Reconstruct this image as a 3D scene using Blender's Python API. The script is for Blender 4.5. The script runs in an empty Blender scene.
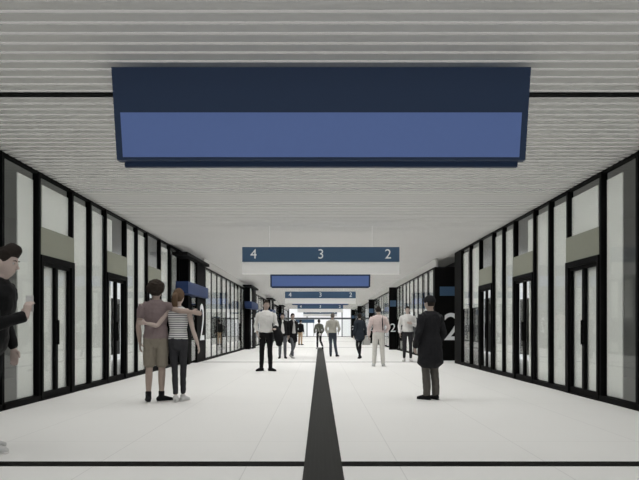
import bpy, bmesh, math, random
from mathutils import Vector, Matrix, noise
random.seed(7)
S = bpy.context.scene
COL = S.collection
V = Vector
PI = math.pi

# ------------------------------------------------------------------ materials
def mat(name, rgb, rough=0.6, spec=0.4, metal=0.0, var=0.06, scale=18.0, bump=0.0):
    m = bpy.data.materials.new(name); m.use_nodes = True
    nt = m.node_tree; b = nt.nodes['Principled BSDF']
    b.inputs['Roughness'].default_value = rough
    b.inputs['Specular IOR Level'].default_value = spec
    b.inputs['Metallic'].default_value = metal
    tc = nt.nodes.new('ShaderNodeTexCoord')
    n = nt.nodes.new('ShaderNodeTexNoise'); n.inputs['Scale'].default_value = scale
    n.inputs['Detail'].default_value = 3
    nt.links.new(tc.outputs['Object'], n.inputs['Vector'])
    r = nt.nodes.new('ShaderNodeMix'); r.data_type = 'RGBA'
    r.inputs[6].default_value = (*[c*(1-var) for c in rgb], 1)
    r.inputs[7].default_value = (*[min(1, c*(1+var)) for c in rgb], 1)
    nt.links.new(n.outputs['Fac'], r.inputs[0])
    nt.links.new(r.outputs[2], b.inputs['Base Color'])
    if bump:
        bp = nt.nodes.new('ShaderNodeBump'); bp.inputs['Strength'].default_value = bump
        bp.inputs['Distance'].default_value = 0.01
        nt.links.new(n.outputs['Fac'], bp.inputs['Height'])
        nt.links.new(bp.outputs['Normal'], b.inputs['Normal'])
    return m

M = {}
M['black'] = mat('black_metal', (.0035, .0035, .0035), .6, .06)
M['blackwall'] = mat('black_panel', (.0045, .0045, .0045), .7, .06)
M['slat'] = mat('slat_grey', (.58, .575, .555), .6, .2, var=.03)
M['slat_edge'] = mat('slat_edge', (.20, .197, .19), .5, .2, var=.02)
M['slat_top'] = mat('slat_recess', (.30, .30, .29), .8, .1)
M['navy'] = mat('navy_frame', (.013, .032, .080), .5, .3, var=.02)
M['blue'] = mat('blue_panel', (.128, .206, .49), .5, .3, var=.02)
M['slate'] = mat('slate_blue', (.050, .100, .175), .5, .3, var=.02)
M['white'] = mat('white_panel', (.80, .80, .79), .6, .2, var=.02)
M['digit'] = mat('digit_white', (.85, .87, .88), .5, .2, var=.02)
M['fascia'] = mat('fascia_blue', (.013, .032, .105), .5, .3, var=.04)
M['olive'] = mat('spandrel_olive', (.235, .24, .195), .6, .2, var=.04)
M['painted_light'] = mat('pale_painted_light', (.86, .855, .84), .8, .1, var=.02)  # pale colour painting the bright light seen in the glass
M['shopwall'] = mat('shop_wall', (.50, .50, .49), .8, .1, var=.05)
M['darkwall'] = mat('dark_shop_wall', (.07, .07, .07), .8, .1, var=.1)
M['steel'] = mat('steel', (.5, .5, .5), .35, .5, metal=.8)
M['bulk'] = mat('bulkhead_grey', (.36, .355, .34), .7, .2, var=.02)

def glass_mat():
    m = bpy.data.materials.new('clear_glass'); m.use_nodes = True
    nt = m.node_tree; nt.nodes.clear()
    out = nt.nodes.new('ShaderNodeOutputMaterial')
    mix = nt.nodes.new('ShaderNodeMixShader')
    fr = nt.nodes.new('ShaderNodeFresnel'); fr.inputs['IOR'].default_value = 1.45
    ge = nt.nodes.new('ShaderNodeNewGeometry')      # one thin sheet: same reflectance from both sides
    io = nt.nodes.new('ShaderNodeMix'); io.inputs[2].default_value = 1.22; io.inputs[3].default_value = 1 / 1.22
    nt.links.new(ge.outputs['Backfacing'], io.inputs[0]); nt.links.new(io.outputs[0], fr.inputs['IOR'])
    tr = nt.nodes.new('ShaderNodeBsdfTransparent'); tr.inputs[0].default_value = (.93, .94, .93, 1)
    gl = nt.nodes.new('ShaderNodeBsdfGlossy'); gl.inputs['Roughness'].default_value = .02
    gl.inputs[0].default_value = (.9, .9, .9, 1)
    nt.links.new(fr.outputs[0], mix.inputs[0]); nt.links.new(tr.outputs[0], mix.inputs[1])
    nt.links.new(gl.outputs[0], mix.inputs[2]); nt.links.new(mix.outputs[0], out.inputs[0])
    return m
M['glass'] = glass_mat()

def floor_mat():
    m = mat('pale_floor_tiles', (.74, .735, .715), .5, .25, var=.02, scale=.8)
    nt = m.node_tree; b = nt.nodes['Principled BSDF']
    tc = [n for n in nt.nodes if n.type == 'TEX_COORD'][0]
    src = b.inputs['Base Color'].links[0].from_socket
    mp = nt.nodes.new('ShaderNodeMapping'); mp.inputs['Location'].default_value = (.595, .0, 0)
    br = nt.nodes.new('ShaderNodeTexBrick'); br.offset = 0.0; br.squash = 1.0
    br.inputs['Scale'].default_value = 1.0
    br.inputs['Brick Width'].default_value = 1.24; br.inputs['Row Height'].default_value = 3.16
    br.inputs['Mortar Size'].default_value = .005; br.inputs['Mortar Smooth'].default_value = .2
    br.inputs['Mortar'].default_value = (.62, .615, .60, 1)
    nt.links.new(tc.outputs['Object'], mp.inputs[0]); nt.links.new(mp.outputs[0], br.inputs['Vector'])
    nt.links.new(src, br.inputs['Color1']); nt.links.new(src, br.inputs['Color2'])
    nt.links.new(br.outputs['Color'], b.inputs['Base Color'])
    return m
M['floor'] = floor_mat()

def strip_mat():
    m = mat('tactile_strip', (.016, .016, .014), .7, .3, var=.25, scale=60)
    nt = m.node_tree; b = nt.nodes['Principled BSDF']
    tc = [n for n in nt.nodes if n.type == 'TEX_COORD'][0]
    vo = nt.nodes.new('ShaderNodeTexVoronoi'); vo.inputs['Scale'].default_value = 28
    vo.inputs['Randomness'].default_value = 0
    nt.links.new(tc.outputs['Object'], vo.inputs['Vector'])
    bp = nt.nodes.new('ShaderNodeBump'); bp.inputs['Strength'].default_value = .6; bp.inputs['Distance'].default_value = .006
    bp.invert = True
    nt.links.new(vo.outputs['Distance'], bp.inputs['Height']); nt.links.new(bp.outputs['Normal'], b.inputs['Normal'])
    return m
M['strip'] = strip_mat()

def stripe_mat(name, c1, c2, freq):
    m = mat(name, c1, .85, .1)
    nt = m.node_tree; b = nt.nodes['Principled BSDF']
    tc = [n for n in nt.nodes if n.type == 'TEX_COORD'][0]
    w = nt.nodes.new('ShaderNodeTexWave'); w.wave_type = 'BANDS'; w.bands_direction = 'Z'
    w.inputs['Scale'].default_value = freq; w.inputs['Distortion'].default_value = .6
    cr = nt.nodes.new('ShaderNodeValToRGB')
    cr.color_ramp.elements[0].position = .62; cr.color_ramp.elements[0].color = (*c1, 1)
    cr.color_ramp.elements[1].position = .8; cr.color_ramp.elements[1].color = (*c2, 1)
    nt.links.new(tc.outputs['Object'], w.inputs['Vector']); nt.links.new(w.outputs['Fac'], cr.inputs[0])
    nt.links.new(cr.outputs[0], b.inputs['Base Color'])
    return m

# ------------------------------------------------------------------ mesh helpers
def box(bm, x0, x1, y0, y1, z0, z1, mi=0):
    vs = [bm.verts.new((x, y, z)) for z in (z0, z1) for y in (y0, y1) for x in (x0, x1)]
    for f in ((0, 2, 3, 1), (4, 5, 7, 6), (0, 1, 5, 4), (2, 6, 7, 3), (0, 4, 6, 2), (1, 3, 7, 5)):
        fc = bm.faces.new([vs[i] for i in f]); fc.material_index = mi

def obj(name, bm, m, parent=None, smooth=False, bevel=0):
    me = bpy.data.meshes.new(name)
    if bevel:
        bmesh.ops.bevel(bm, geom=bm.edges[:], offset=bevel, segments=2, affect='EDGES', clamp_overlap=True)
    bmesh.ops.recalc_face_normals(bm, faces=bm.faces[:])
    bm.to_mesh(me); bm.free()
    for mm in (m if isinstance(m, (list, tuple)) else [m]): me.materials.append(mm)
    if smooth:
        for p in me.polygons: p.use_smooth = True
    o = bpy.data.objects.new(name, me); COL.objects.link(o)
    if parent: o.parent = parent
    return o

def boxes(name, lst, m, parent=None, bevel=0):
    bm = bmesh.new()
    for b in lst: box(bm, *b)
    return obj(name, bm, m, parent, bevel=bevel)

def empty(name, loc, label=None, cat=None, group=None, kind=None):
    o = bpy.data.objects.new(name, None); COL.objects.link(o); o.location = loc
    o.empty_display_size = .1
    tag(o, label, cat, group, kind); return o

def tag(o, label=None, cat=None, group=None, kind=None):
    if label: o['label'] = label
    if cat: o['category'] = cat
    if group: o['group'] = group
    if kind: o['kind'] = kind
    return o

def text_mesh(name, body, size, depth, m, parent, loc, rot):
    cu = bpy.data.curves.new(name, 'FONT'); cu.body = body; cu.size = size; cu.extrude = depth
    cu.align_x = 'CENTER'; cu.align_y = 'CENTER'
    t = bpy.data.objects.new(name + '_tmp', cu); COL.objects.link(t)
    dg = bpy.context.evaluated_depsgraph_get()
    me = bpy.data.meshes.new_from_object(t.evaluated_get(dg))
    bpy.data.objects.remove(t); bpy.data.curves.remove(cu)
    me.name = name; me.materials.clear(); me.materials.append(m)
    o = bpy.data.objects.new(name, me); COL.objects.link(o)
    o.location = loc; o.rotation_euler = rot; o.parent = parent
    return o

# ------------------------------------------------------------------ room shell
HW, HC, Y1 = 4.32, 3.51, 80.0          # half width, ceiling height, far end
HI, HT = 3.95, 3.22                    # inner facade beyond the first portal
o = boxes('floor', [(-7.2, 7.2, -3, 92, -.2, 0)], M['floor']); tag(o, kind='structure')

# slatted ceiling : one corrugated surface, slats running across
def ceiling():
    bm = bmesh.new(); P = .18; hw = 4.295
    y = -2.52
    prev = None
    prof = []
    while y < Y1:
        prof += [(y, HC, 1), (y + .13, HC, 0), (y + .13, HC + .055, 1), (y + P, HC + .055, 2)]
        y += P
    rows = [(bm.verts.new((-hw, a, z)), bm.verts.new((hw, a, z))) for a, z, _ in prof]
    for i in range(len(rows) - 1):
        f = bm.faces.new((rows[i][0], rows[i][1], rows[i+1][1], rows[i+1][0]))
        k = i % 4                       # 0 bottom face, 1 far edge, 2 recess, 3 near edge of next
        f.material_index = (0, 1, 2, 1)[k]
    a = bm.verts.new((-hw, prof[-1][0], HC + .3)); b = bm.verts.new((hw, prof[-1][0], HC + .3))
    c = bm.verts.new((-hw, prof[0][0], HC + .3)); d = bm.verts.new((hw, prof[0][0], HC + .3))
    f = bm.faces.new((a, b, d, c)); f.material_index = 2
    me = bpy.data.meshes.new('ceiling'); bm.to_mesh(me); bm.free()
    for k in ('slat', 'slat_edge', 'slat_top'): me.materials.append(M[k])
    o = bpy.data.objects.new('ceiling', me); COL.objects.link(o)
    tag(o, kind='structure'); return o
ceiling()
o = boxes('trim_1', [(-4.34, 4.34, 6.49, 6.60, HC - .012, HC + .05)], M['black']); tag(o, kind='structure')
nt_ = 2
for y in (5.27, 21.06, 36.85, 52.6, 68.4):
    hw = HW - .06 if y < 20 else HI - .06
    o = boxes('trim_%d' % nt_, [(-hw, hw, y - .09, y + .09, -.001, .003)], M['black']); tag(o, kind='structure'); nt_ += 1
o = boxes('trim_%d' % nt_, [(-.13, .18, -2.5, 36.7, -.001, .004)], M['strip']); tag(o, kind='structure'); nt_ += 1
for s in (-1, 1):
    a, b = sorted((s * 4.297, s * 4.41))
    o = boxes('trim_%d' % nt_, [(a, b, -2.5, 20.4, HC + .001, HC + .31)], M['black']); tag(o, kind='structure'); nt_ += 1
# shop back walls and the shells above/behind the facades
for s, nm in ((-1, 'left'), (1, 'right')):
    a, b = sorted((s * 6.9, s * 7.1))
    o = boxes('wall_' + nm, [(a, b, -2.5, 20.4, 0, 3.6)], M['shopwall']); tag(o, kind='structure')
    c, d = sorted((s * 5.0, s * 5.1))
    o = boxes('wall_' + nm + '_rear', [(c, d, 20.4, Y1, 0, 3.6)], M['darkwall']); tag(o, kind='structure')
    a, b = sorted((s * 4.40, s * 7.1))
    o = boxes('ceiling_' + nm, [(a, b, -2.5, 19.4, 3.57, 3.65), (a, b, 19.4, Y1, 3.57, 3.65)], M['shopwall']); tag(o, kind='structure')
    a, b = sorted((s * (HI + .03), s * (HI + .10)))
    o = boxes('trim_%d' % nt_, [(a, b, 22.0, Y1, HT, HC + .04)], M['bulk']); tag(o, kind='structure'); nt_ += 1

# ------------------------------------------------------------------ near facades
PXF = 640.0
nwin = ndoor = 0
def gx(s, u0, u1):                     # x range at outward distance u from the facade plane
    return tuple(sorted((s * u0, s * u1)))

def frame_list(s, L, posts, z0, z1, base=HW):
    lst = []
    for p in posts:
        a, b = gx(s, base - .03, base + .07); lst.append((a, b, p - .033, p + .033, z0, z1))
    a, b = gx(s, base - .04, base + .07)
    lst.append((a, b, -L/2 - .033, L/2 + .033, 0, .085))
    a, b = gx(s, base - .015, base + .07)
    lst.append((a, b, -L/2, L/2, z1 - .03, z1))
    return lst

def painted_light_list(s, y, spans, z0, z1, base=HW):  # pale boxes behind the glass stand in for bright light in it
    a, b = gx(s, base + .045, base + .06)
    return [(a, b, p - y, q - y, z0, z1) for p, q in spans]

def pxspan(x0, x1, base=HW + .045):
    return (base * PXF / (320 - x0), base * PXF / (320 - x1))

def window_bay(s, y0, y1, spans, tall=3.37, low=.10, dark_band=None):
    global nwin
    nwin += 1
    L = y1 - y0; yc = (y0 + y1) / 2
    r = empty('window_%d' % nwin, (0, yc, 0), kind='structure')
    boxes('frame', frame_list(s, L, (L/2,), 0, HC), M['black'], r)
    a, b = gx(s, HW + .02, HW + .03)
    boxes('glass', [(a, b, -L/2 + .033, L/2 - .033, .085, HC - .03)], M['glass'], r)
    if spans:
        boxes('painted_light', painted_light_list(s, yc, spans, low, tall), M['painted_light'], r)
    if dark_band:
        a, b = gx(s, HW + .075, HW + .10)
        boxes('dark_band_sheet', [(a, b, -L/2 + .05, L/2 - .05, *dark_band)], M['darkwall'], r)  # dark sheet added to imitate the dark reflections in the glass

def door_bay(s, y0, y1, top_spans, leaf_spans, tall=3.37, dark_band=None):
    global ndoor
    ndoor += 1
    L = y1 - y0; yc = (y0 + y1) / 2
    r = empty('door_%d' % ndoor, (0, yc, 0), kind='structure')
    a, b = gx(s, HW - .03, HW + .07); c, d = gx(s, HW - .05, HW + .07)
    boxes('frame', [(a, b, L/2 - .033, L/2 + .033, 2.68, HC), (a, b, -L/2, L/2, HC - .03, HC),
                    (c, d, -L/2 + .033, -L/2 + .10, 0, 2.25), (c, d, L/2 - .10, L/2 + .033, 0, 2.25),
                    (c, d, -L/2 + .1, L/2 - .1, 2.15, 2.25), (c, d, -L/2, L/2, 0, .02)], M['black'], r)
    c, d = gx(s, HW - .035, HW + .05)
    boxes('spandrel_panel', [(c, d, -L/2 + .034, L/2 + .034, 2.25, 2.68)], M['olive'], r)
    a, b = gx(s, HW + .02, HW + .03)
    boxes('transom_glass', [(a, b, -L/2 + .033, L/2 - .033, 2.68, HC - .03)], M['glass'], r)
    if top_spans:
        boxes('painted_light', painted_light_list(s, yc, top_spans, 2.69, tall), M['painted_light'], r)
    if dark_band:
        e, f = gx(s, HW + .075, HW + .10)
        boxes('dark_band_sheet', [(e, f, -L/2 + .12, L/2 - .12, *dark_band)], M['darkwall'], r)  # added dark sheet imitating the dark zone in the door glass
    w = L/2 - .102
    for k, (q0, q1) in enumerate(((-w, -.004), (.004, w))):
        c, d = gx(s, HW - .02, HW + .03)
        lf = boxes('leaf', [(c, d, q0, q0 + .045, .02, 2.15), (c, d, q1 - .045, q1, .02, 2.15),
                            (c, d, q0 + .045, q1 - .045, .02, .12), (c, d, q0 + .045, q1 - .045, 2.09, 2.15)], M['black'], r)
        boxes('glass', [(a, b, q0 + .045, q1 - .045, .12, 2.09)], M['glass'], lf)
        h = q1 - .022 if k == 0 else q0 + .022
        e, f = gx(s, HW - .05, HW - .03); g, hh = gx(s, HW - .05, HW - .02)
        boxes('handle', [(e, f, h - .006, h + .006, .85, 1.25), (g, hh, h - .008, h + .008, .87, .89),
                         (g, hh, h - .008, h + .008, 1.21, 1.23)], M['black'], lf)
        if leaf_spans:
            e, f = gx(s, HW + .045, HW + .06)
            boxes('painted_light', [(e, f, p - yc, q - yc, .1, 2.12) for p, q in leaf_spans[k:k+1]], M['painted_light'], r)  # painted brightness behind each leaf's glass

for s in (-1, 1):
    window_bay(s, 4.6, 5.9, [(4.75, 5.4)]); door_bay(s, 5.9, 7.4, [(6.0, 7.3)], [(6.1, 6.5), (6.7, 7.1)])
    window_bay(s, 7.4, 8.67, [(7.5, 8.3)])
    window_bay(s, 8.67, 9.80, [pxspan(17.5, 33)])
    door_bay(s, 9.80, 11.12, [pxspan(42, 68.5)], [pxspan(42, 52.3), pxspan(56, 67)])
    window_bay(s, 11.12, 12.0, [pxspan(73.5, 86)])
    window_bay(s, 12.0, 12.87, [pxspan(92.5, 103.5)])
    door_bay(s, 12.87, 14.18, [pxspan(107, 112)], [pxspan(107, 111), pxspan(113.5, 114)], dark_band=(.55, 1.75))
    window_bay(s, 14.18, 15.06, [pxspan(127.5, 134)])
    window_bay(s, 15.06, 15.94, [pxspan(138, 145.5)])
    door_bay(s, 15.94, 17.24, [], [], dark_band=(.5, 1.9))
    window_bay(s, 17.24, 18.35, [pxspan(161.5, 168.5)], low=1.7, dark_band=(.5, 1.75))
    window_bay(s, 18.35, 19.5, [pxspan(172, 176.5)], low=1.7, dark_band=(.5, 1.75))
    # end pier of the near facade
    a, b = gx(s, HW - .03, HW + .5)
    o = boxes('pillar_' + ('left' if s < 0 else 'right'), [(a, b, 19.53, 20.4 if s > 0 else 19.8, 0, HC)], M['blackwall']); tag(o, kind='structure')

# inner facades between the portals
def inner_window(s, y0, y1, seed):
    global nwin
    nwin += 1
    rnd = random.Random(seed)
    L = y1 - y0; yc = (y0 + y1) / 2; n = 3; st = L / n
    r = empty('window_%d' % nwin, (0, yc, 0), kind='structure')
    posts = [-L/2 + i * st for i in range(n + 1)]
    a, b = gx(s, HI - .008, HI + .07)
    boxes('frame', [(a, b, p - .08, p + .08, 0, HT) for p in posts] + [(a, b, -L/2, L/2, 0, .085), (a, b, -L/2, L/2, HT - .05, HT)], M['black'], r)
    a, b = gx(s, HI + .002, HI + .008)
    boxes('glass', [(a, b, posts[i] + .08, posts[i+1] - .08, .085, HT - .05) for i in range(n)], M['glass'], r)
    sp = []; lo = []
    a, b = gx(s, HI + .010, HI + .022)
    for i in range(n):
        p = posts[i] + .085 + rnd.uniform(0, .15) * st
        q = p + st * rnd.uniform(.5, .75)
        sp.append((a, b, p, q, .1 if rnd.random() < .22 else rnd.choice((1.35, 1.55)), HT - .12))
        if rnd.random() < .6 and sp[-1][4] > 1: lo.append((a, b, p, q, .1, .5))
    boxes('painted_light', sp, M['painted_light'], r)  # pale boxes painting the bright upper part of the panes
    c, d = gx(s, HI + .03, HI + .05)
    boxes('dark_band_sheet', [(c, d, -L/2 + .07, L/2 - .07, .55, 1.5)], M['blackwall'], r)  # dark sheet added for the dark reflected band in these panes
    if lo: boxes('low_painted_light', lo, M['painted_light'], r)  # low pale boxes painting the bright reflection at the glass foot

def left_portal(y, label, group, big):
    r = empty('shop_portal', (0 if big else .35, y, 0), label, 'shop portal', group)
    boxes('column', [(-4.5, -3.95, 2.5, 3.9, 0, HT), ], M['blackwall'], r)
    boxes('column', [(-4.5, -4.02, 1.45, 1.75, 0, HT)], M['blackwall'], r)
    boxes('glass', [(-3.99, -3.98, 1.75, 2.5, .1, HT)], M['glass'], r)
    boxes('painted_light', [(-4.06, -4.05, 1.75, 2.5, 2.5, HT)], M['painted_light'], r)  # pale sheet painting the brightness in the upper pane
    boxes('panel', [(-4.2, -4.1, 1.75, 2.5, 0, 2.1)], M['blackwall'], r)
    boxes('canopy', [(-4.25, -3.80, .25, 3.9, HT, HT + .09)], M['blackwall'], r)
    boxes('fascia', [(-4.16, -3.80, .35, 3.7, 2.12, 2.47)], M['fascia'], r)
    text_mesh('numeral', '2', 1.75 if big else 1.2, .004, M['digit'], r, (-3.944, 3.32, 1.24), (PI/2, 0, PI/2))

def right_portal(y, label, group, first):
    r = empty('shop_portal', (0, y, 0), label, 'shop portal', group)
    x0, x1 = (3.95, 4.95) if first else (3.58, 3.94)
    boxes('panel', [(x0, x1, 0, .25, 0, HT + .0)], M['blackwall'], r)
    boxes('sign_plate', [(x0 + (.17 if first else .03), x1 - .02, -.03, 0, 2.23, 2.54)], M['slate'], r)
    text_mesh('numeral', '2', 1.35 if first else .62, .004, M['digit'], r, (4.56 if first else 3.76, -.006, 1.11), (PI/2, 0, 0))

lp = [18.1, 32.0, 46.0, 60.0]
ll = ['black shop portal with blue fascia just behind the couple', 'black portal with blue fascia behind the man in white shirt and tie-less collar',
      'third black portal along the wall with the couple', 'farthest black portal along the wall with the couple']
ll[1] = 'black shop portal with blue fascia beyond the man carrying a dark jacket'
for i, y in enumerate(lp): left_portal(y, ll[i], 'shop portals along the wall with the couple', i == 0)
rp = [22.0, 33.0, 47.0, 61.0, 73.0]
rl = ['tall black portal with large white 2 beside the man in long coat', 'black portal with white 2 behind the man with white shirt and dark trousers',
      'third black portal on the wall behind the coated man', 'fourth black portal on the wall behind the coated man',
      'farthest thin black portal on the wall behind the coated man']
for i, y in enumerate(rp): right_portal(y, rl[i], 'numbered portals along the wall behind the coated man', i == 0)

sd = 1
for s, marks in ((-1, [(22.0, 33.4), (35.9, 47.4), (49.9, 61.4), (63.9, 79.8)]), (1, [(22.25, 33.0), (33.25, 47.0), (47.25, 61.0), (61.25, 73.0), (73.25, 79.8)])):
    for a, b in marks:
        n = max(2, round((b - a) / 3.8))
        for i in range(n):
            sd += 1
            inner_window(s, a + (b - a) * i / n, a + (b - a) * (i + 1) / n, sd)

# far end: glazed doors onto daylight
r = empty('door_%d' % (ndoor + 1), (0, 79.9, 0), kind='structure')
boxes('frame', [(-3.9, 3.9, -.05, .05, 2.2, 2.42), (-3.9, 3.9, -.05, .05, 0, .06)] +
      [(x - .06, x + .06, -.05, .05, 0, HC) for x in (-3.9, -1.62, 2.75, 3.9)], mat('end_frame', (.12, .13, .14), .5), r)
boxes('glass', [(-3.84, -1.68, -.01, .01, .06, 2.2), (2.81, 3.84, -.01, .01, .06, 2.2)], M['glass'], r)
b_ = empty('blue_sign', (-1.6, 79.6, 0), 'small blue sign panel over the glazed far end of the hall', 'sign')
boxes('panel', [(-1.45, .9, -.02, .03, 1.75, 2.18)], M['slate'], b_)
for x in (-1.4, .77): boxes('post', [(x, x + .08, .03, .09, 0, 2.1)], M['steel'], b_)

# ------------------------------------------------------------------ hanging signs
def prism(bm, prof, x0, x1):
    """closed profile (y,z) extruded along x"""
    A = [bm.verts.new((x0, y, z)) for y, z in prof]; B = [bm.verts.new((x1, y, z)) for y, z in prof]
    n = len(prof)
    bm.faces.new(A); bm.faces.new(B[::-1])
    for i in range(n): bm.faces.new((A[i], A[(i+1) % n], B[(i+1) % n], B[i]))

def blue_sign(y, label):
    r = empty('hanging_sign', (0.01, y, 2.64), label, 'sign', 'blank blue hanging signs')
    z = 2.64
    H0, H1 = 2.665 - z, 3.453 - z           # tilted front slab: top leans towards the reader
    y0, y1 = .16, 0.0
    bm = bmesh.new(); prism(bm, [(y0, H0), (y1, H1), (y1 + .09, H1), (y0 + .09, H0)], -1.877, 1.877)
    obj('frame', bm, M['navy'], r)
    t0, t1 = .03, .50
    def pt(t, off): return (y0 + (y1 - y0) * t - off, H0 + (H1 - H0) * t)
    bm = bmesh.new(); prism(bm, [pt(.03, .006), pt(.515, .006), pt(.515, -.02), pt(.03, -.02)], -1.818, 1.818)
    obj('panel', bm, M['blue'], r)
    boxes('housing', [(-1.836, 1.836, .26, .31, -.012, .76)], M['navy'], r)
    boxes('bracket', [(-1.5, -1.44, .27, .38, .76, HC - z)], M['navy'], r)
    boxes('bracket', [(1.44, 1.5, .27, .38, .76, HC - z)], M['navy'], r)

bl = ['huge blank blue hanging sign filling the top of the hall', 'blank bright blue hanging sign framed below the 4 3 2 sign',
      'thin blank blue hanging sign third from the front', 'tiny blank blue hanging sign close to the far end']
for y, l in zip((5.72, 23.9, 42.1, 60.3), bl): blue_sign(y, l)

def number_sign(y, label):
    z = 2.38
    r = empty('number_sign', (0.02, y, z), label, 'sign', 'hanging signs numbered 4 3 2')
    boxes('panel', [(-1.83, 1.83, 0, .16, .28, .625)], M['slate'], r)
    boxes('lower_panel', [(-1.83, 1.83, .01, .15, 0, .28)], M['white'], r)
    for x, t in ((-1.565, '4'), (0, '3'), (1.565, '2')):
        text_mesh('numeral', t, .315, .002, M['digit'], r, (x, -.002, .452), (PI/2, 0, 0))
    for x in (-1.2, 1.2):
        boxes('hanger', [(x - .003, x + .003, .07, .09, .625, HC - z)], M['white'], r)
nl = ['slate blue hanging sign reading 4 3 2 with white lower band, the largest one', 'second hanging 4 3 2 sign, small, under the blank bright blue sign',
      'third hanging 4 3 2 sign, very small, near the end of hall', 'last hanging 4 3 2 sign, tiny, before the bright far end']
for y, l in zip((14.9, 33.1, 51.3, 69.5), nl): number_sign(y, l)

#<PEOPLE>
# ------------------------------------------------------------------ people
# a person is built facing -Y, feet at z = 0, 1.75 m tall, then scaled; ellipse sections are swept along joint chains and fused
def sweep(bm, pts, rad, n=14, side=None):
    """closed tube through pts; rad = r or (a, b): a along `side`, b across"""
    pts = [V(p) for p in pts]; rings = []
    for i, p in enumerate(pts):
        t = (pts[min(i+1, len(pts)-1)] - pts[max(i-1, 0)]).normalized()
        sd = V(side) if side else (V((1, 0, 0)) if abs(t.x) < .9 else V((0, 1, 0)))
        u = (sd - t * sd.dot(t)).normalized(); w = t.cross(u)
        r = rad[i] if isinstance(rad, (list, tuple)) else rad
        a, b = r if isinstance(r, (list, tuple)) else (r, r)
        rings.append((p, t, u, w, a, b))
    def ring(p, u, w, a, b):
        return [bm.verts.new(p + u * a * math.cos(2*PI*k/n) + w * b * math.sin(2*PI*k/n)) for k in range(n)]
    R = []
    p, t, u, w, a, b = rings[0]; m = min(a, b)
    R.append(ring(p - t * m * .45, u, w, a * .62, b * .62))
    for p_, t_, u_, w_, a_, b_ in rings: R.append(ring(p_, u_, w_, a_, b_))
    p, t, u, w, a, b = rings[-1]; m = min(a, b)
    R.append(ring(p + t * m * .45, u, w, a * .62, b * .62))
    for A, B in zip(R, R[1:]):
        for k in range(n): bm.faces.new((A[k], A[(k+1) % n], B[(k+1) % n], B[k]))
    bm.faces.new(R[0][::-1]); bm.faces.new(R[-1])

def smooth_chain(pts, rad, sub=3):
    """Catmull-Rom refine of a joint chain and its radii"""
    P = [V(p) for p in pts]; Rr = [(r if isinstance(r, (list, tuple)) else (r, r)) for r in rad]
    op, orr = [], []
    for i in range(len(P) - 1):
        p0, p1, p2, p3 = P[max(i-1, 0)], P[i], P[i+1], P[min(i+2, len(P)-1)]
        for k in range(sub):
            t = k / sub
            q = .5 * ((2*p1) + (p2-p0)*t + (2*p0-5*p1+4*p2-p3)*t*t + (3*p1-p0-3*p2+p3)*t**3)
            op.append(q); f = t*t*(3-2*t)
            orr.append((Rr[i][0]*(1-f)+Rr[i+1][0]*f, Rr[i][1]*(1-f)+Rr[i+1][1]*f))
    op.append(P[-1]); orr.append(Rr[-1]); return op, orr

def ellipsoid(bm, c, r, n=16, m=10, rot=None, fn=None):
    c = V(c); g = []
    for i in range(m + 1):
        th = PI * i / m; row = []
        for k in range(n):
            d = V((math.sin(th)*math.cos(2*PI*k/n), math.sin(th)*math.sin(2*PI*k/n), math.cos(th)))
            p = V((d.x*r[0], d.y*r[1], d.z*r[2]))
            if fn: p = fn(d, p)
            if rot: p = rot @ p
            row.append(p + c)
            if i in (0, m): break
        g.append([bm.verts.new(q) for q in row])
    for i in range(m):
        A, B = g[i], g[i+1]
        for k in range(n):
            k2 = (k+1) % n
            if len(A) == 1: bm.faces.new((A[0], B[k], B[k2]))
            elif len(B) == 1: bm.faces.new((A[k], B[0], A[k2]))
            else: bm.faces.new((A[k], B[k], B[k2], A[k2]))

def fused(name, bm, m, parent, voxel, smooth=2, wrinkle=0, wscale=9, scale=1.0):
    me = bpy.data.meshes.new(name + '_raw'); bmesh.ops.recalc_face_normals(bm, faces=bm.faces[:]); bm.to_mesh(me); bm.free()
    t = bpy.data.objects.new(name + '_raw', me); COL.objects.link(t)
    r = t.modifiers.new('r', 'REMESH'); r.mode = 'VOXEL'; r.voxel_size = voxel
    if smooth:
        q = t.modifiers.new('s', 'SMOOTH'); q.iterations = smooth; q.factor = .5
    dg = bpy.context.evaluated_depsgraph_get()
    me2 = bpy.data.meshes.new_from_object(t.evaluated_get(dg))
    bpy.data.objects.remove(t); bpy.data.meshes.remove(me)
    me2.name = name
    if wrinkle:
        ns = [v.normal.copy() for v in me2.vertices]
        for v, nn in zip(me2.vertices, ns):
            p = v.co
            v.co = p + nn * wrinkle * (noise.noise(V((p.x*wscale, p.y*wscale, p.z*wscale*1.3))) + .5*noise.noise(p*wscale*2.3) - .1)
    for v in me2.vertices: v.co = v.co * scale
    for p in me2.polygons: p.use_smooth = True
    me2.materials.clear(); me2.materials.append(m)
    o = bpy.data.objects.new(name, me2); COL.objects.link(o)
    if parent: o.parent = parent
    return o

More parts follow.
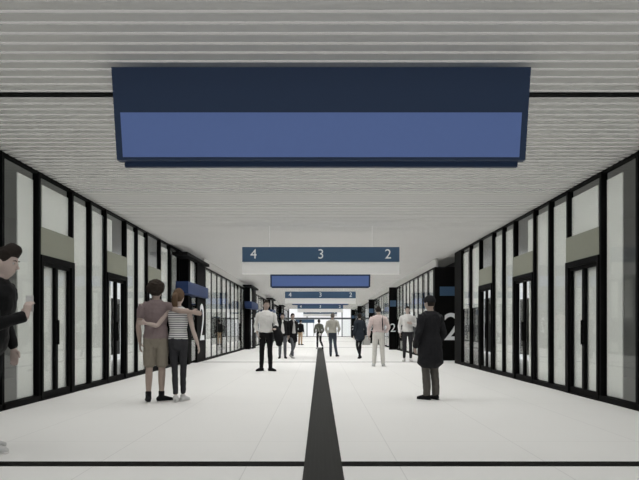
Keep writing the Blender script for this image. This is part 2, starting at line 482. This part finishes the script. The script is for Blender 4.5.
def add_hand(bm, wrist, d, nrm, thumb, sc=1.0, curl=.35):
    """palm + four unequal bent fingers + thumb. d: direction of the hand, nrm: palm normal (fingers curl to it), thumb: thumb side"""
    d = V(d).normalized(); nrm = V(nrm); nrm = (nrm - d*nrm.dot(d)).normalized()
    th = V(thumb); th = (th - d*th.dot(d) - nrm*th.dot(nrm)).normalized(); w = V(wrist)
    sweep(bm, [w - d*.02*sc, w + d*.03*sc, w + d*.07*sc, w + d*.092*sc],
          [(.026*sc, .020*sc), (.034*sc, .016*sc), (.041*sc, .014*sc), (.040*sc, .012*sc)], 12, side=th)
    for off, ln in ((.030, .070), (.010, .080), (-.010, .074), (-.029, .058)):
        p = w + d*.085*sc + th*off*sc; dd = d.copy(); pts = [p - d*.02*sc, p]
        for f, q in ((.44, .5), (.31, 1.0), (.25, 1.0)):
            a = curl * q * 1.2
            dd = (dd*math.cos(a) + nrm*math.sin(a)).normalized() if True else dd
            nn = (nrm*math.cos(a) - d*math.sin(a))
            p = p + dd*ln*f*sc; pts.append(p)
        sweep(bm, pts, [.010*sc, .0098*sc, .0092*sc, .0088*sc, .0078*sc], 8)
    p = w + d*.02*sc + th*.026*sc
    t1 = (d*.62 + th*.72 + nrm*.25).normalized(); t2 = (d*.85 + th*.3 + nrm*(.3 + curl)).normalized()
    sweep(bm, [p - t1*.015*sc, p + t1*.035*sc, p + t1*.035*sc + t2*.030*sc, p + t1*.035*sc + t2*.055*sc],
          [.014*sc, .0125*sc, .0105*sc, .009*sc], 8)

TORSO = [(.83, .085, .085, .005), (.90, .165, .118, .01), (.97, .168, .118, .008), (1.06, .148, .103, .0), (1.13, .140, .098, -.003),
         (1.22, .155, .108, -.004), (1.31, .168, .116, -.002), (1.38, .172, .108, .004), (1.435, .150, .088, .010), (1.475, .085, .070, .014)]

def torso_chain(grow, z0, z1, wide=1.0, lean=0.0, flare=0.0, belly=0.0):
    pts, rad = [], []
    zs = [t for t in TORSO if z0 <= t[0] <= z1]
    def at(z):
        z_ = max(TORSO[0][0], min(TORSO[-1][0], z))
        for A, B in zip(TORSO, TORSO[1:]):
            if A[0] <= z_ <= B[0]:
                f = (z_ - A[0]) / (B[0] - A[0]); return [A[i]*(1-f) + B[i]*f for i in range(4)]
    zz = sorted(set([z0, z1] + [t[0] for t in zs]))
    for z in zz:
        _, a, b, y = at(max(z, .93) if flare else z)
        fl = flare * max(0, (1.15 - z)) if flare else 0
        pts.append((lean * max(0, z - .95) * 0, y - lean * max(0, z - .95), z))
        rad.append(((a*wide + grow + fl), (b + grow + fl*.8 + (belly if .95 < z < 1.25 else 0))))
    return smooth_chain(pts, rad, 2)

def head_rot(c): return Matrix.Rotation(c.get('yaw', 0), 3, 'Z') @ Matrix.Rotation(c.get('pitch', 0), 3, 'X')
NECK = V((0, .012, 1.53))

def head_shape(d, p):
    x, y, z = p
    if d.z < 0:
        x *= 1 - .30*(-d.z)**1.6
        if d.y > 0: y *= 1 - .42*(-d.z)**.8
        else: y *= 1 - .06*(-d.z)
    if d.y < -.55: y *= 1 - .07*(-d.y - .55)/.45
    for ex in (-.032, .032):
        q = ((x - ex)/.016)**2 + ((z - .006)/.012)**2
        if d.y < 0: y += .009*math.exp(-q)
    if d.y < 0:
        y -= .005*math.exp(-((z - .028)/.010)**2 - (x/.045)**4)          # brow
        y -= .006*math.exp(-((z + .098)/.016)**2 - (x/.024)**2)          # chin
        y -= .005*math.exp(-((z + .062)/.009)**2 - (x/.022)**2)          # mouth
        y += .003*math.exp(-((z + .0625)/.002)**2 - (x/.022)**2)
    return V((x, y, z))

def person(name_label, px, feet_y, H, rot, c):
    d = 1.12 * 640 / (feet_y - 328); X = (px - 320) / 640 * d
    sc = H / 1.75; vox = c.get('vox', .008); f = c.get('fem', False); wide = .90 if f else 1.0
    hs = c.get('head', 1.0)
    lean = c.get('lean', 0.0)
    SH = .168 if f else .188
    arms = {}
    for k, sx in (('R', -1), ('L', 1)):
        q = c.get('arm' + k) or {}
        sho = V(q.get('s', (sx*SH, .012 - lean*.46, 1.40)))
        elb = V(q.get('e', (sx*(SH + .055), .03 - lean*.3, 1.12)))
        wri = V(q.get('w', (sx*(SH + .060), -.045 - lean*.2, .88)))
        hd = V(q.get('d', (0, -.12, -1))); hn = V(q.get('n', (-sx, 0, 0))); ht = V(q.get('t', (0, -1, 0)))
        arms[k] = (sho, elb, wri, hd, hn, ht, q.get('curl', .35))
    legs = {}
    for k, sx in (('R', -1), ('L', 1)):
        q = c.get('leg' + k) or {}
        hip = V((sx*.088*wide, .008, .90)); ank = V(q.get('a', (sx*.105, .03, .085))); kn = V(q.get('k', (0, 0, 0)))
        if not q.get('k'): kn = (hip + ank)/2 + V((0, -.02, .02))
        legs[k] = (hip, kn, ank, q.get('yaw', sx*.22), q.get('pitch', 0))
    # ---- body: one fused figure
    bm = bmesh.new()
    P, R = torso_chain(-.014, .83, 1.475, wide, lean); sweep(bm, P, R, 20, side=(1, 0, 0))
    nk = V((0, -lean*.55, 0))
    sweep(bm, [V((0, .014, 1.42)) + nk*.9, V((0, .010, 1.50)) + nk, V((0, -.002, 1.575)) + nk], [(.062*wide, .058), (.055*wide, .056), (.052*wide, .055)], 14, side=(1, 0, 0))
    HM = head_rot(c); HCn = NECK + nk + HM @ V((0, -.022, .100*hs))
    ellipsoid(bm, HCn, (.075*hs, .096*hs, .118*hs), 28, 20, HM, head_shape if hs == 1 else (lambda dd, p: head_shape(dd, p/hs)*hs))
    hp = lambda x, y, z: HCn + HM @ (V((x, y, z))*hs)
    sweep(bm, [hp(0, -.078, .016), hp(0, -.094, -.006), hp(0, -.106, -.026), hp(0, -.088, -.034)], [(.007*hs, .008*hs), (.009*hs, .010*hs), (.015*hs, .010*hs), (.013*hs, .006*hs)], 8, side=HM @ V((1, 0, 0)))
    for sx in (-1, 1):
        ellipsoid(bm, hp(sx*.076, .010, -.006), (.009*hs, .019*hs, .032*hs), 8, 8, HM @ Matrix.Rotation(sx*.35, 3, 'Z'))
    for k, sx in (('R', -1), ('L', 1)):
        sho, elb, wri, hd, hn, ht, curl = arms[k]
        af = .85 if f else 1.0
        P, R = smooth_chain([V((sx*.10, .012 - lean*.46, 1.415)), sho, (sho+elb)/2, elb, elb*.65 + wri*.35, wri],
                            [.050*af, .053*af, .046*af, .038*af, .040*af, .026*af], 3)
        sweep(bm, P, R, 12); add_hand(bm, wri, hd, hn, ht, 1.0 if not f else .9, curl)
        hip, kn, ank, yaw, pit = legs[k]
        cv = 1.0 if c.get('shorts') else min(1, c.get('loose', 1.0))*.86
        P, R = smooth_chain([hip + V((0, 0, .02)), hip*.55 + kn*.45, kn, kn*.70 + ank*.30 + V((0, .012, 0)), ank + V((0, 0, .02)), ank - V((0, 0, .03))],
                            [.078*wide*min(1, cv*1.1), .070*wide*min(1, cv*1.05), .052*cv, .053*cv, .034*cv, .036*cv], 3)
        sweep(bm, P, R, 12)
        fw = Matrix.Rotation(yaw, 3, 'Z') @ V((0, -1, 0))
        sweep(bm, [ank + V((0, 0, -.05)) - fw*.04, ank + V((0, 0, -.045)) + fw*.06, ank + V((0, 0, -.055)) + fw*.14], [(.030, .024), (.033, .024), (.034, .014)], 10)
    body = fused('person', bm, c['skin'], None, vox, 2, scale=sc)
    body.location = (X, d, 0); body.rotation_euler = (0, 0, rot)
    tag(body, name_label, 'person', c.get('group'))
    # ---- face details
    if c.get('face', True):
        for sx in (-1, 1):
            b = bmesh.new(); ellipsoid(b, hp(sx*.031, -.0765, .007)*sc, (.0125*hs*sc, .008*hs*sc, .008*hs*sc), 10, 8, HM)
            for fc in b.faces: fc.material_index = 0
            n0 = len(b.faces)
            ellipsoid(b, hp(sx*.031, -.082, .007)*sc, (.0055*hs*sc, .0035*hs*sc, .0055*hs*sc), 8, 6, HM)
            for i, fc in enumerate(b.faces):
                if i >= n0: fc.material_index = 1
            obj('eye', b, [MP['eye'], MP['iris']], body, True)
            b = bmesh.new(); sweep(b, [hp(sx*.014, -.089, .026)*sc, hp(sx*.030, -.0895, .031)*sc, hp(sx*.048, -.078, .027)*sc], [.0035*sc, .0045*sc, .0025*sc], 6)
            obj('eyebrow', b, c['hairm'], body, True)
    # ---- hair / cap
    st = c.get('hair', 'short')
    if st != 'none':
        b = bmesh.new()
        if st == 'cap':
            def cf(dd, p):
                if dd.z < -.02: p = p*.9
                return p
            ellipsoid(b, hp(0, .004, .032), (.088*hs, .108*hs, .105*hs), 24, 16, HM, cf)
            sweep(b, [hp(0, -.085, .05), hp(0, -.135, .040)], [(.065, .008), (.045, .006)], 10, side=HM @ V((1, 0, 0)))
            fused('cap', b, c['capm'], body, .007, 1, .002, 30, sc)
            b = bmesh.new()
        vol = {'short': .012, 'quiff': .014, 'curly': .02, 'long': .012, 'pony': .022, 'bob': .016, 'cap': .006}[st]
        amp = {'curly': .012, 'quiff': .006}.get(st, .003)
        line = {'curly': .035, 'bob': .05}.get(st, .052)
        low = {'short': -.055, 'quiff': -.05, 'curly': -.085, 'long': -.10, 'pony': -.075, 'bob': -.12, 'cap': -.06}[st]
        def hf(dd, p):
            q = head_shape(dd, p); k = 1.0
            cut = low if dd.y > .15 else (line if dd.y < -.62 else low*.45 + (line - low*.45)*max(0, (.15 - dd.y)/.77)**2)
            on = max(0, min(1, (p.z - cut)/.018))
            nz = noise.noise(p*26 + V((3, 1, 7)))*amp + noise.noise(p*70)*amp*.5
            g = vol*((.95 if st == 'curly' else .6) + .4*max(0, dd.z)) + nz
            if st == 'quiff':
                g += .036*max(0, -dd.y + .2)*max(0, dd.z)*1.7
                g *= .35 + .65*max(0, min(1, (dd.z - .1)/.4))
            return q*((1 + g/.095)*on + .86*(1 - on))
        if st == 'curly':                    # a round mop of curls standing off the head
            def mop(dd, p):
                g = 1 + .10*noise.noise(dd*4.2 + V((5, 2, 1))) + .10*noise.noise(dd*9.5)
                if dd.y < -.25 and dd.z < .12: g *= .62
                if dd.z < -.55: g *= .85
                return p*g
            ellipsoid(b, hp(0, .026, .034), (.134, .124, .132), 44, 32, HM, mop)
        ellipsoid(b, HCn, (.076*hs, .097*hs, .119*hs), 40, 28, HM, lambda dd, p: hf(dd, p/hs)*hs)
        if st == 'pony':
            P, R = smooth_chain([hp(0, .095, .045), hp(0, .125, .01), hp(0, .125, -.07), hp(.0, .105, -.17), hp(0, .10, -.24)], [.036, .044, .048, .040, .014], 3)
            sweep(b, P, R, 10)
        if st == 'long':
            P, R = smooth_chain([hp(0, .05, .03), hp(0, .075, -.06), hp(0, .085, -.14), hp(0, .085, -.20)], [(.075, .05), (.080, .045), (.075, .035), (.05, .02)], 3)
            sweep(b, P, R, 16, side=HM @ V((1, 0, 0)))
        fused('hair', b, c['hairm'], body, max(.006, vox*.8), 1, amp*.5, 45, sc)
    # ---- trousers / shorts
    g = c.get('loose', 1.0); tz = c.get('trouser_end', 1.0)
    b = bmesh.new(); P, R = torso_chain(.004, .84, 1.03, wide, lean); sweep(b, P, R, 20, side=(1, 0, 0))
    for k, sx in (('R', -1), ('L', 1)):
        hip, kn, ank, yaw, pit = legs[k]
        if c.get('shorts'):
            e = kn*.92 + hip*.08
            P, R = smooth_chain([hip + V((0, 0, .03)), hip*.5 + e*.5, e], [.094, .088*g, .084*g], 3)
        else:
            e = ank + V((0, 0, .0)) if tz >= 1 else kn*(1 - tz) + ank*tz
            P, R = smooth_chain([hip + V((0, 0, .03)), hip*.55 + kn*.45, kn, kn*.55 + e*.45 + V((0, .008, 0)), e],
                                [.090*wide, .082*wide*(.5+.5*g), .064*g, .061*g, .050*g*c.get('cuff', 1)], 3)
        sweep(b, P, R, 14)
    fused('shorts' if c.get('shorts') else 'trousers', b, c['legm'], body, vox, 2, .006, 10, sc)
    if c.get('belt'):
        b = bmesh.new(); P, R = torso_chain(.012, 1.00, 1.03, wide, lean); sweep(b, P, R, 20, side=(1, 0, 0)); fused('belt', b, MP['dark'], body, .007, 1, scale=sc)
    # ---- shoes
    for k, sx in (('R', -1), ('L', 1)):
        hip, kn, ank, yaw, pit = legs[k]
        b = bmesh.new()
        fw = Matrix.Rotation(yaw, 3, 'Z') @ V((0, -math.cos(pit), -math.sin(pit))); up = V((0, 0, 1)); up = (up - fw*up.dot(fw)).normalized()
        o0 = ank - up*.085
        sl = .92 if f else 1.0
        P, R = smooth_chain([o0 - fw*.065*sl + up*.040, o0 - fw*.03*sl + up*.046, o0 + fw*.05*sl + up*.045, o0 + fw*.12*sl + up*.034, o0 + fw*.185*sl + up*.026],
                            [(.030, .036), (.037, .045), (.041, .044), (.046, .034), (.032, .024)], 3)
        sweep(b, P, R, 14, side=fw.cross(up))
        sweep(b, [o0 + up*.05 - fw*.01, ank + up*c.get('boot', .005)], [.044, .044], 12)
        if pit == 0:
            for v in b.verts: v.co.z = max(v.co.z, .004)
        sh = fused('shoe', b, c['shoem'], body, max(.006, vox*.8), 1, scale=sc)
        b = bmesh.new(); s0 = o0 + up*.008
        sweep(b, [s0 - fw*.07*sl, s0 + fw*.05*sl, s0 + fw*.12*sl, s0 + fw*.19*sl], [(.034, .008), (.043, .008), (.049, .008), (.034, .008)], 14, side=fw.cross(up))
        for v in b.verts: v.co *= sc
        obj('sole', b, c.get('solem', MP['dark']), sh, True)
        if c.get('socks'):
            b = bmesh.new(); sweep(b, [ank - V((0, 0, .02)), ank + V((0, 0, .07))], [.042, .045], 12); fused('sock', b, c['socks'], body, .007, 1, scale=sc)
    # ---- top
    tp = c['top']; z0 = tp.get('z0', .93); gr = tp.get('grow', .010); fl = tp.get('flare', 0)
    b = bmesh.new(); P, R = torso_chain(gr, z0, 1.455, wide, lean, fl, tp.get('belly', 0)); sweep(b, P, R, 22, side=(1, 0, 0))
    for k, sx in (('R', -1), ('L', 1)):
        if tp.get('sleeve', 1) == 0: continue
        sho, elb, wri = arms[k][:3]; sw = tp.get('sw', 1.0)*(.88 if f else 1)
        st_ = V((sx*.09, .012 - lean*.46, 1.405))
        if tp.get('sleeve', 1) < .6:
            e = sho*.42 + elb*.58; P, R = smooth_chain([st_, sho, e], [.060*sw, .064*sw, .058*sw], 3)
        else:
            e = elb*(1 - tp.get('to', .93)) + wri*tp.get('to', .93)
            P, R = smooth_chain([st_, sho, (sho+elb)/2, elb, (elb + e)/2, e], [.060*sw, .064*sw, .057*sw, .051*sw, .048*sw, .042*sw], 3)
        sweep(b, P, R, 14)
    if tp.get('collar'):
        P, R = [V((0, .012, 1.44)) + nk*.95, V((0, .008, 1.495)) + nk], [(.075*wide + gr*.5, .072 + gr*.5), (.064*wide, .064)]
        sweep(b, P, R, 16, side=(1, 0, 0))
    fused(tp['name'], b, tp['m'], body, vox, 2, tp.get('wr', .007), 9, sc)
    if tp.get('open'):                      # shirt showing in the open front
        b = bmesh.new()
        sweep(b, [(0, -.100 - gr*.6, .98), (0, -.090 - gr*.8 - lean*.15, 1.12), (0, -.100 - gr*.8 - lean*.3, 1.30), (0, -.076 - gr*.5 - lean*.46, 1.42), (0, -.048 - lean*.5, 1.49)],
              [(.085, .034), (.066, .032), (.056, .030), (.046, .026), (.040, .022)], 14, side=(1, 0, 0))
        fused('shirt', b, tp['open'], body, vox, 2, .003, 12, sc)
    if c.get('strap'):                       # strap over one shoulder
        b = bmesh.new(); sx = c['strap']
        pts = [(sx*.10, -.125, 1.15), (sx*.11, -.13, 1.30), (sx*.115, -.06, 1.455), (sx*.115, .03, 1.47), (sx*.11, .125, 1.36), (sx*.12, .13, 1.2), (sx*.13, .125, 1.05)]
        P, R = smooth_chain(pts, [(.018, .006)]*7, 3); sweep(b, P, R, 8, side=(1, 0, 0)); fused('strap', b, MP['dark'], body, .006, 1, scale=sc)
    bpy.context.view_layer.update()
    return body, sc

def held(name, bm, m, body, sc, label, cat, wrinkle=0, voxel=None, smooth=2):
    """a thing carried by a person: built in the person's own metres, left at top level"""
    o = fused(name, bm, m, None, voxel or .008, smooth, wrinkle, 10, sc)
    Mx = body.matrix_basis
    c = sum((v.co for v in o.data.vertices), V())/len(o.data.vertices)
    for v in o.data.vertices: v.co -= c
    o.location = Mx @ c; o.rotation_euler = body.rotation_euler
    tag(o, label, cat); return o

MP = {}
def mp(k, rgb, **kw): MP[k] = mat(k, rgb, kw.get('rough', .85), kw.get('spec', .15), var=kw.get('var', .10), scale=kw.get('scale', 25), bump=kw.get('bump', .15))
mp('eye', (.42, .41, .40), rough=.3); mp('iris', (.03, .022, .018), rough=.2); mp('dark', (.009, .009, .010))
mp('skin_pale', (.46, .375, .335), rough=.55, var=.05); mp('skin_tan', (.36, .285, .245), rough=.55, var=.05)
mp('hair_dark', (.022, .017, .014), var=.4, scale=60); mp('hair_brown', (.105, .068, .043), var=.35, scale=60); mp('hair_curly', (.030, .023, .018), var=.4, scale=60)
mp('hair_grey', (.14, .125, .11), var=.3, scale=60)
mp('leather', (.004, .004, .0045), rough=.55, spec=.12); mp('mauve', (.215, .168, .168)); mp('khaki', (.23, .205, .165)); mp('charcoal', (.034, .034, .038))
mp('whitecloth', (.66, .65, .63)); mp('offwhite', (.60, .585, .55)); mp('pink', (.60, .50, .48)); mp('beige', (.44, .43, .38)); mp('coat', (.016, .016, .018))
mp('greybrown', (.095, .087, .078)); mp('jeans', (.050, .060, .078)); mp('greyjeans', (.095, .100, .110)); mp('blackcloth', (.008, .008, .009))
mp('navycoat', (.026, .032, .042)); mp('tote', (.50, .49, .47)); mp('greenish', (.12, .125, .105)); mp('lightgrey', (.48, .48, .47)); mp('phone', (.55, .55, .54), rough=.3)
mp('tan', (.45, .33, .22))
MP['stripes'] = stripe_mat('striped_cotton', (.66, .65, .64), (.10, .10, .12), 9.5)

# man in leather jacket at the near edge of the view, in profile
b_, s_ = person('man in black leather jacket with dark swept-up hair raising one hand, cut by the frame', -10, 450.5, 1.83, PI/2, dict(
    skin=MP['skin_pale'], hair='quiff', hairm=MP['hair_dark'], head=1.12, vox=.006, pitch=.16, lean=.20,
    armR=dict(e=(-.245, -.17, 1.10), w=(-.18, -.40, 1.175), d=(.05, -.12, 1), n=(1, -.2, 0), t=(0, 1, .1), curl=.9),
    legm=MP['blackcloth'], shoem=MP['lightgrey'], solem=MP['whitecloth'], loose=.95, legR=dict(a=(-.10, -.03, .085)), legL=dict(a=(.10, .12, .085)),
    top=dict(name='jacket', m=MP['leather'], z0=.90, grow=.024, sw=1.10, collar=True, wr=.010)))
bm = bmesh.new(); box(bm, -.140, -.132, -.44, -.375, 1.21, 1.35)
held('phone', bm, MP['phone'], b_, s_, 'pale phone held up by the man in black leather jacket', 'phone', voxel=.004, smooth=1)

# couple seen from behind
person('curly-haired man in mauve t-shirt and khaki shorts with arm around the woman', 156, 402, 1.81, PI + .12, dict(
    skin=MP['skin_tan'], hair='curly', hairm=MP['hair_curly'], vox=.007, yaw=-.35, face=True,
    armR=dict(s=(-.185, .02, 1.40), e=(-.335, .185, 1.335), w=(-.53, .15, 1.315), d=(-1, -.35, -.15), n=(0, -1, -.3), t=(0, 0, 1), curl=.3),
    armL=dict(e=(.245, .03, 1.12), w=(.235, -.02, .88)),
    legm=MP['khaki'], shorts=True, loose=1.05, shoem=MP['dark'], solem=MP['whitecloth'], socks=MP['dark'],
    legL=dict(a=(.10, .06, .085), yaw=.2), legR=dict(a=(-.075, -.03, .085), yaw=-.9),
    top=dict(name='t_shirt', m=MP['mauve'], z0=.94, grow=.016, sleeve=.5, wr=.008)))
person('woman with brown ponytail in striped top and dark trousers held by the curly-haired man', 178.2, 402, 1.70, PI - .05, dict(
    skin=MP['skin_pale'], fem=True, hair='pony', hairm=MP['hair_brown'], vox=.007, yaw=-.25,
    armL=dict(e=(.285, .155, 1.19), w=(.44, .225, 1.225), d=(1, -.05, .1), n=(0, -1, 0), t=(0, 0, 1), curl=.2),
    armR=dict(e=(-.245, .05, 1.12), w=(-.315, .02, .90), d=(-.25, 0, -1)),
    legm=MP['charcoal'], loose=.80, wide=.9, shoem=MP['lightgrey'], solem=MP['whitecloth'], trouser_end=.88,
    legL=dict(a=(.03, .03, .085), yaw=.1), legR=dict(a=(-.045, -.12, .085), yaw=-.25),
    top=dict(name='striped_top', m=MP['stripes'], z0=.98, grow=.008, sleeve=.0, wr=.004)))

# white shirt, jacket over the arm
b_, s_ = person('man in white shirt and black trousers with dark jacket over his arm', 266, 371, 1.84, -.10, dict(
    skin=MP['skin_tan'], hair='short', hairm=MP['hair_dark'], vox=.008,  yaw=.45,
    armR=dict(e=(-.265, .05, 1.12), w=(-.205, -.06, .93), d=(.4, -.2, -1), n=(1, 0, 0)),
    armL=dict(e=(.255, .03, 1.13), w=(.235, -.20, 1.04), d=(.3, -.9, .1), n=(0, 0, -1), t=(-1, 0, 0), curl=.5),
    legm=MP['blackcloth'], shoem=MP['dark'], belt=True, legR=dict(a=(-.12, .02, .085), yaw=-.5), legL=dict(a=(.115, -.02, .085), yaw=.9),
    top=dict(name='shirt', m=MP['whitecloth'], z0=.98, grow=.018, collar=True, to=.72, wr=.010)))
bm = bmesh.new(); P, R = smooth_chain([(.235, -.13, 1.09), (.29, -.14, 1.0), (.34, -.14, .84), (.35, -.12, .66)], [(.10, .06), (.13, .095), (.14, .12), (.09, .07)], 3)
sweep(bm, P, R, 16, side=(.3, 1, 0))
held('folded_jacket', bm, MP['blackcloth'], b_, s_, 'dark jacket hanging from the arm of the man in white shirt', 'jacket', .012)

person('man in open black jacket, white shirt and grey jeans facing forward', 282.5, 358.5, 1.66, .1, dict(
    skin=MP['skin_tan'], hair='short', hairm=MP['hair_dark'], vox=.010, legm=MP['greyjeans'], shoem=MP['dark'],
    top=dict(name='jacket', m=MP['blackcloth'], z0=.90, grow=.020, open=MP['whitecloth'], collar=True)))
b_, s_ = person('person in dark coat and grey jeans walking beside the man in open black jacket', 292.5, 358, 1.66, .55, dict(
    skin=MP['skin_tan'], hair='short', hairm=MP['hair_dark'], vox=.010, legm=MP['greyjeans'], shoem=MP['lightgrey'], loose=.9,
    legR=dict(k=(-.09, -.16, .50), a=(-.10, -.20, .085)), legL=dict(k=(.09, .02, .48), a=(.10, .30, .13), pitch=.5),
    armL=dict(e=(.24, .12, 1.14), w=(.25, .12, .90)),
    top=dict(name='coat', m=MP['blackcloth'], z0=.66, grow=.018, flare=.05, open=MP['lightgrey'], collar=True)))
person('tiny distant person in dark top and tan trousers far down the hall', 300.5, 345, 1.66, 2.6, dict(
    skin=MP['skin_tan'], hair='short', hairm=MP['hair_dark'], vox=.012, legm=MP['tan'], shoem=MP['dark'], face=False,
    top=dict(name='jacket', m=MP['blackcloth'], z0=.90, grow=.018)))

# woman at the end of the dark strip, man beside her
b_, s_ = person('woman in grey-green jacket and dark trousers walking away at the end of dark floor strip', 319, 349, 1.58, PI + .2, dict(
    skin=MP['skin_tan'], fem=True, hair='bob', hairm=MP['hair_dark'], vox=.010, legm=MP['coat'], shoem=MP['lightgrey'], face=False,
    legR=dict(k=(-.10, -.04, .48), a=(-.17, .26, .15), pitch=.6), armL=dict(e=(.27, .06, 1.14), w=(.24, -.04, .95)), armR=dict(e=(-.25, .05, 1.12), w=(-.2, -.1, .95)),
    top=dict(name='jacket', m=MP['greenish'], z0=1.02, grow=.035, sw=1.4)))
bm = bmesh.new(); ellipsoid(bm, (-.02, .155, .86), (.085, .04, .085), 16, 10)
sweep(bm, [(-.02, .15, .92), (.05, .15, 1.15), (.10, .11, 1.35)], [.008, .008, .008], 8)
held('round_handbag', bm, MP['whitecloth'], b_, s_, 'small round white handbag behind the woman in grey-green jacket', 'bag')
person('man in beige shirt and dark jeans walking away beside the woman in grey-green jacket', 332.5, 356.5, 1.70, PI - .25, dict(
    skin=MP['skin_tan'], hair='short', hairm=MP['hair_grey'], vox=.010, legm=MP['jeans'], shoem=MP['dark'], face=False,
    legR=dict(k=(-.11, 0, .48), a=(-.19, .06, .085)), legL=dict(a=(.07, .02, .085)),
    armR=dict(e=(-.29, .06, 1.13), w=(-.22, -.10, 1.0)), armL=dict(e=(.26, .05, 1.13), w=(.23, -.08, .95)),
    top=dict(name='shirt', m=MP['beige'], z0=.97, grow=.022, sw=1.1)))

# right hand group
b_, s_ = person('woman in dark navy coat walking away carrying a pale tote bag', 359.5, 358.5, 1.66, PI + .35, dict(
    skin=MP['skin_pale'], fem=True, hair='bob', hairm=MP['hair_dark'], vox=.010, legm=MP['blackcloth'], shoem=MP['dark'], face=False, loose=.85,
    armR=dict(e=(-.235, .04, 1.12), w=(-.27, -.02, .90)),
    legR=dict(a=(-.04, -.10, .085)), legL=dict(k=(.08, -.04, .48), a=(.05, .16, .10), pitch=.35),
    top=dict(name='coat', m=MP['navycoat'], z0=.76, grow=.032, flare=.06, sw=1.2)))
bm = bmesh.new(); box(bm, -.46, -.16, -.10, .02, .52, .80)
for x in (-.38, -.24): sweep(bm, [(x, -.04, .79), (x*.55 - .135, -.04, .87)], [.008, .008], 8)
held('tote_bag', bm, MP['tote'], b_, s_, 'pale tote bag carried by the woman in dark navy coat', 'bag', .008)

person('man in pink shirt and white trousers with dark shoulder strap seen from behind', 378.5, 366.5, 1.75, PI - .1, dict(
    skin=MP['skin_tan'], hair='short', hairm=MP['hair_dark'], vox=.008, legm=MP['offwhite'], shoem=MP['lightgrey'], solem=MP['whitecloth'], belt=True, loose=1.1, strap=-1,
    yaw=.3, legL=dict(a=(.13, .02, .085)), legR=dict(a=(-.13, -.02, .085)), armL=dict(e=(.27, .05, 1.13), w=(.28, -.03, .90)),
    armR=dict(e=(-.29, .0, 1.14), w=(-.22, -.16, 1.0), d=(.5, -.8, 0)),
    top=dict(name='shirt', m=MP['pink'], z0=1.0, grow=.022, sw=1.12, collar=True, wr=.010)))
person('man in white shirt and dark trousers with one hand on his chest', 407.5, 361.5, 1.84, -.1, dict(
    skin=MP['skin_pale'], hair='short', hairm=MP['hair_dark'], vox=.008, legm=MP['charcoal'], shoem=MP['whitecloth'], solem=MP['whitecloth'], loose=.88, trouser_end=.9,
    armR=dict(e=(-.25, .05, 1.13), w=(-.24, -.04, .90)), armL=dict(e=(.275, -.02, 1.14), w=(.13, -.20, 1.20), d=(-1, -.1, .25), n=(0, 1, 0), t=(0, 0, 1), curl=.3),
    top=dict(name='shirt', m=MP['whitecloth'], z0=.97, grow=.022, sw=1.1, collar=True, wr=.010)))
person('man in long black coat and dark cap seen from behind, grey-brown trousers', 430, 399.5, 1.61, PI + .55, dict(
    skin=MP['skin_tan'], hair='cap', hairm=MP['hair_dark'], capm=MP['coat'], vox=.007, yaw=.15, head=1.05,
    armR=dict(e=(-.27, .03, 1.12), w=(-.235, -.10, .90), d=(.3, -.4, -1)), armL=dict(e=(.28, .03, 1.12), w=(.24, -.10, .90), d=(-.3, -.4, -1)),
    legm=MP['greybrown'], shoem=MP['dark'], loose=1.15, cuff=1.1, boot=.02, legR=dict(a=(-.085, .05, .085), yaw=-.2), legL=dict(a=(.07, .0, .085), yaw=.25),
    top=dict(name='coat', m=MP['coat'], z0=.62, grow=.040, flare=.070, sw=1.20, collar=True, wr=.010, to=1.0)))
#</PEOPLE>

# ------------------------------------------------------------------ light
W = bpy.data.worlds.new('World'); S.world = W; W.use_nodes = True
bg = W.node_tree.nodes['Background']; bg.inputs[0].default_value = (.97, .985, 1, 1); bg.inputs[1].default_value = 1.0

LOW, HIGH = 6.0, 14.5
def fill_strip(y, power):  # unseen area lamps added in the slat gaps to light the hall
    L = bpy.data.lights.new('fill_strip', 'AREA'); L.shape = 'RECTANGLE'
    L.size = 8.4; L.size_y = .045; L.energy = power; L.color = (1, .995, .985)
    o = bpy.data.objects.new('fill_strip', L); COL.objects.link(o)
    o.location = (0, y, HC + .05); return o
k = 0
y = -2.52 + .155
while y < 79.5:
    st = 1 if y < 24 else (2 if y < 45 else 4)
    if k % st == 0:
        fill_strip(y, st * (LOW + (HIGH - LOW) * max(0, min(1, (y - 2) / 18))))
    y += .18; k += 1

# ------------------------------------------------------------------ camera
cam = bpy.data.cameras.new('camera'); co = bpy.data.objects.new('camera', cam); COL.objects.link(co)
cam.sensor_width = 36; cam.lens = 36 * 640 / 639
co.location = (0, 0, 1.12); co.rotation_euler = (PI/2, 0, 0)
cam.shift_y = 88 / 639; cam.shift_x = -.0008
cam.clip_end = 300
S.camera = co
S.view_settings.view_transform = 'Standard'; S.view_settings.look = 'None'
S.view_settings.gamma = 1; S.view_settings.use_curve_mapping = False
S.view_settings.exposure = 0.0
S.cycles.use_denoising = True
S.cycles.max_bounces = 8; S.cycles.transparent_max_bounces = 16
S.cycles.sample_clamp_indirect = 6
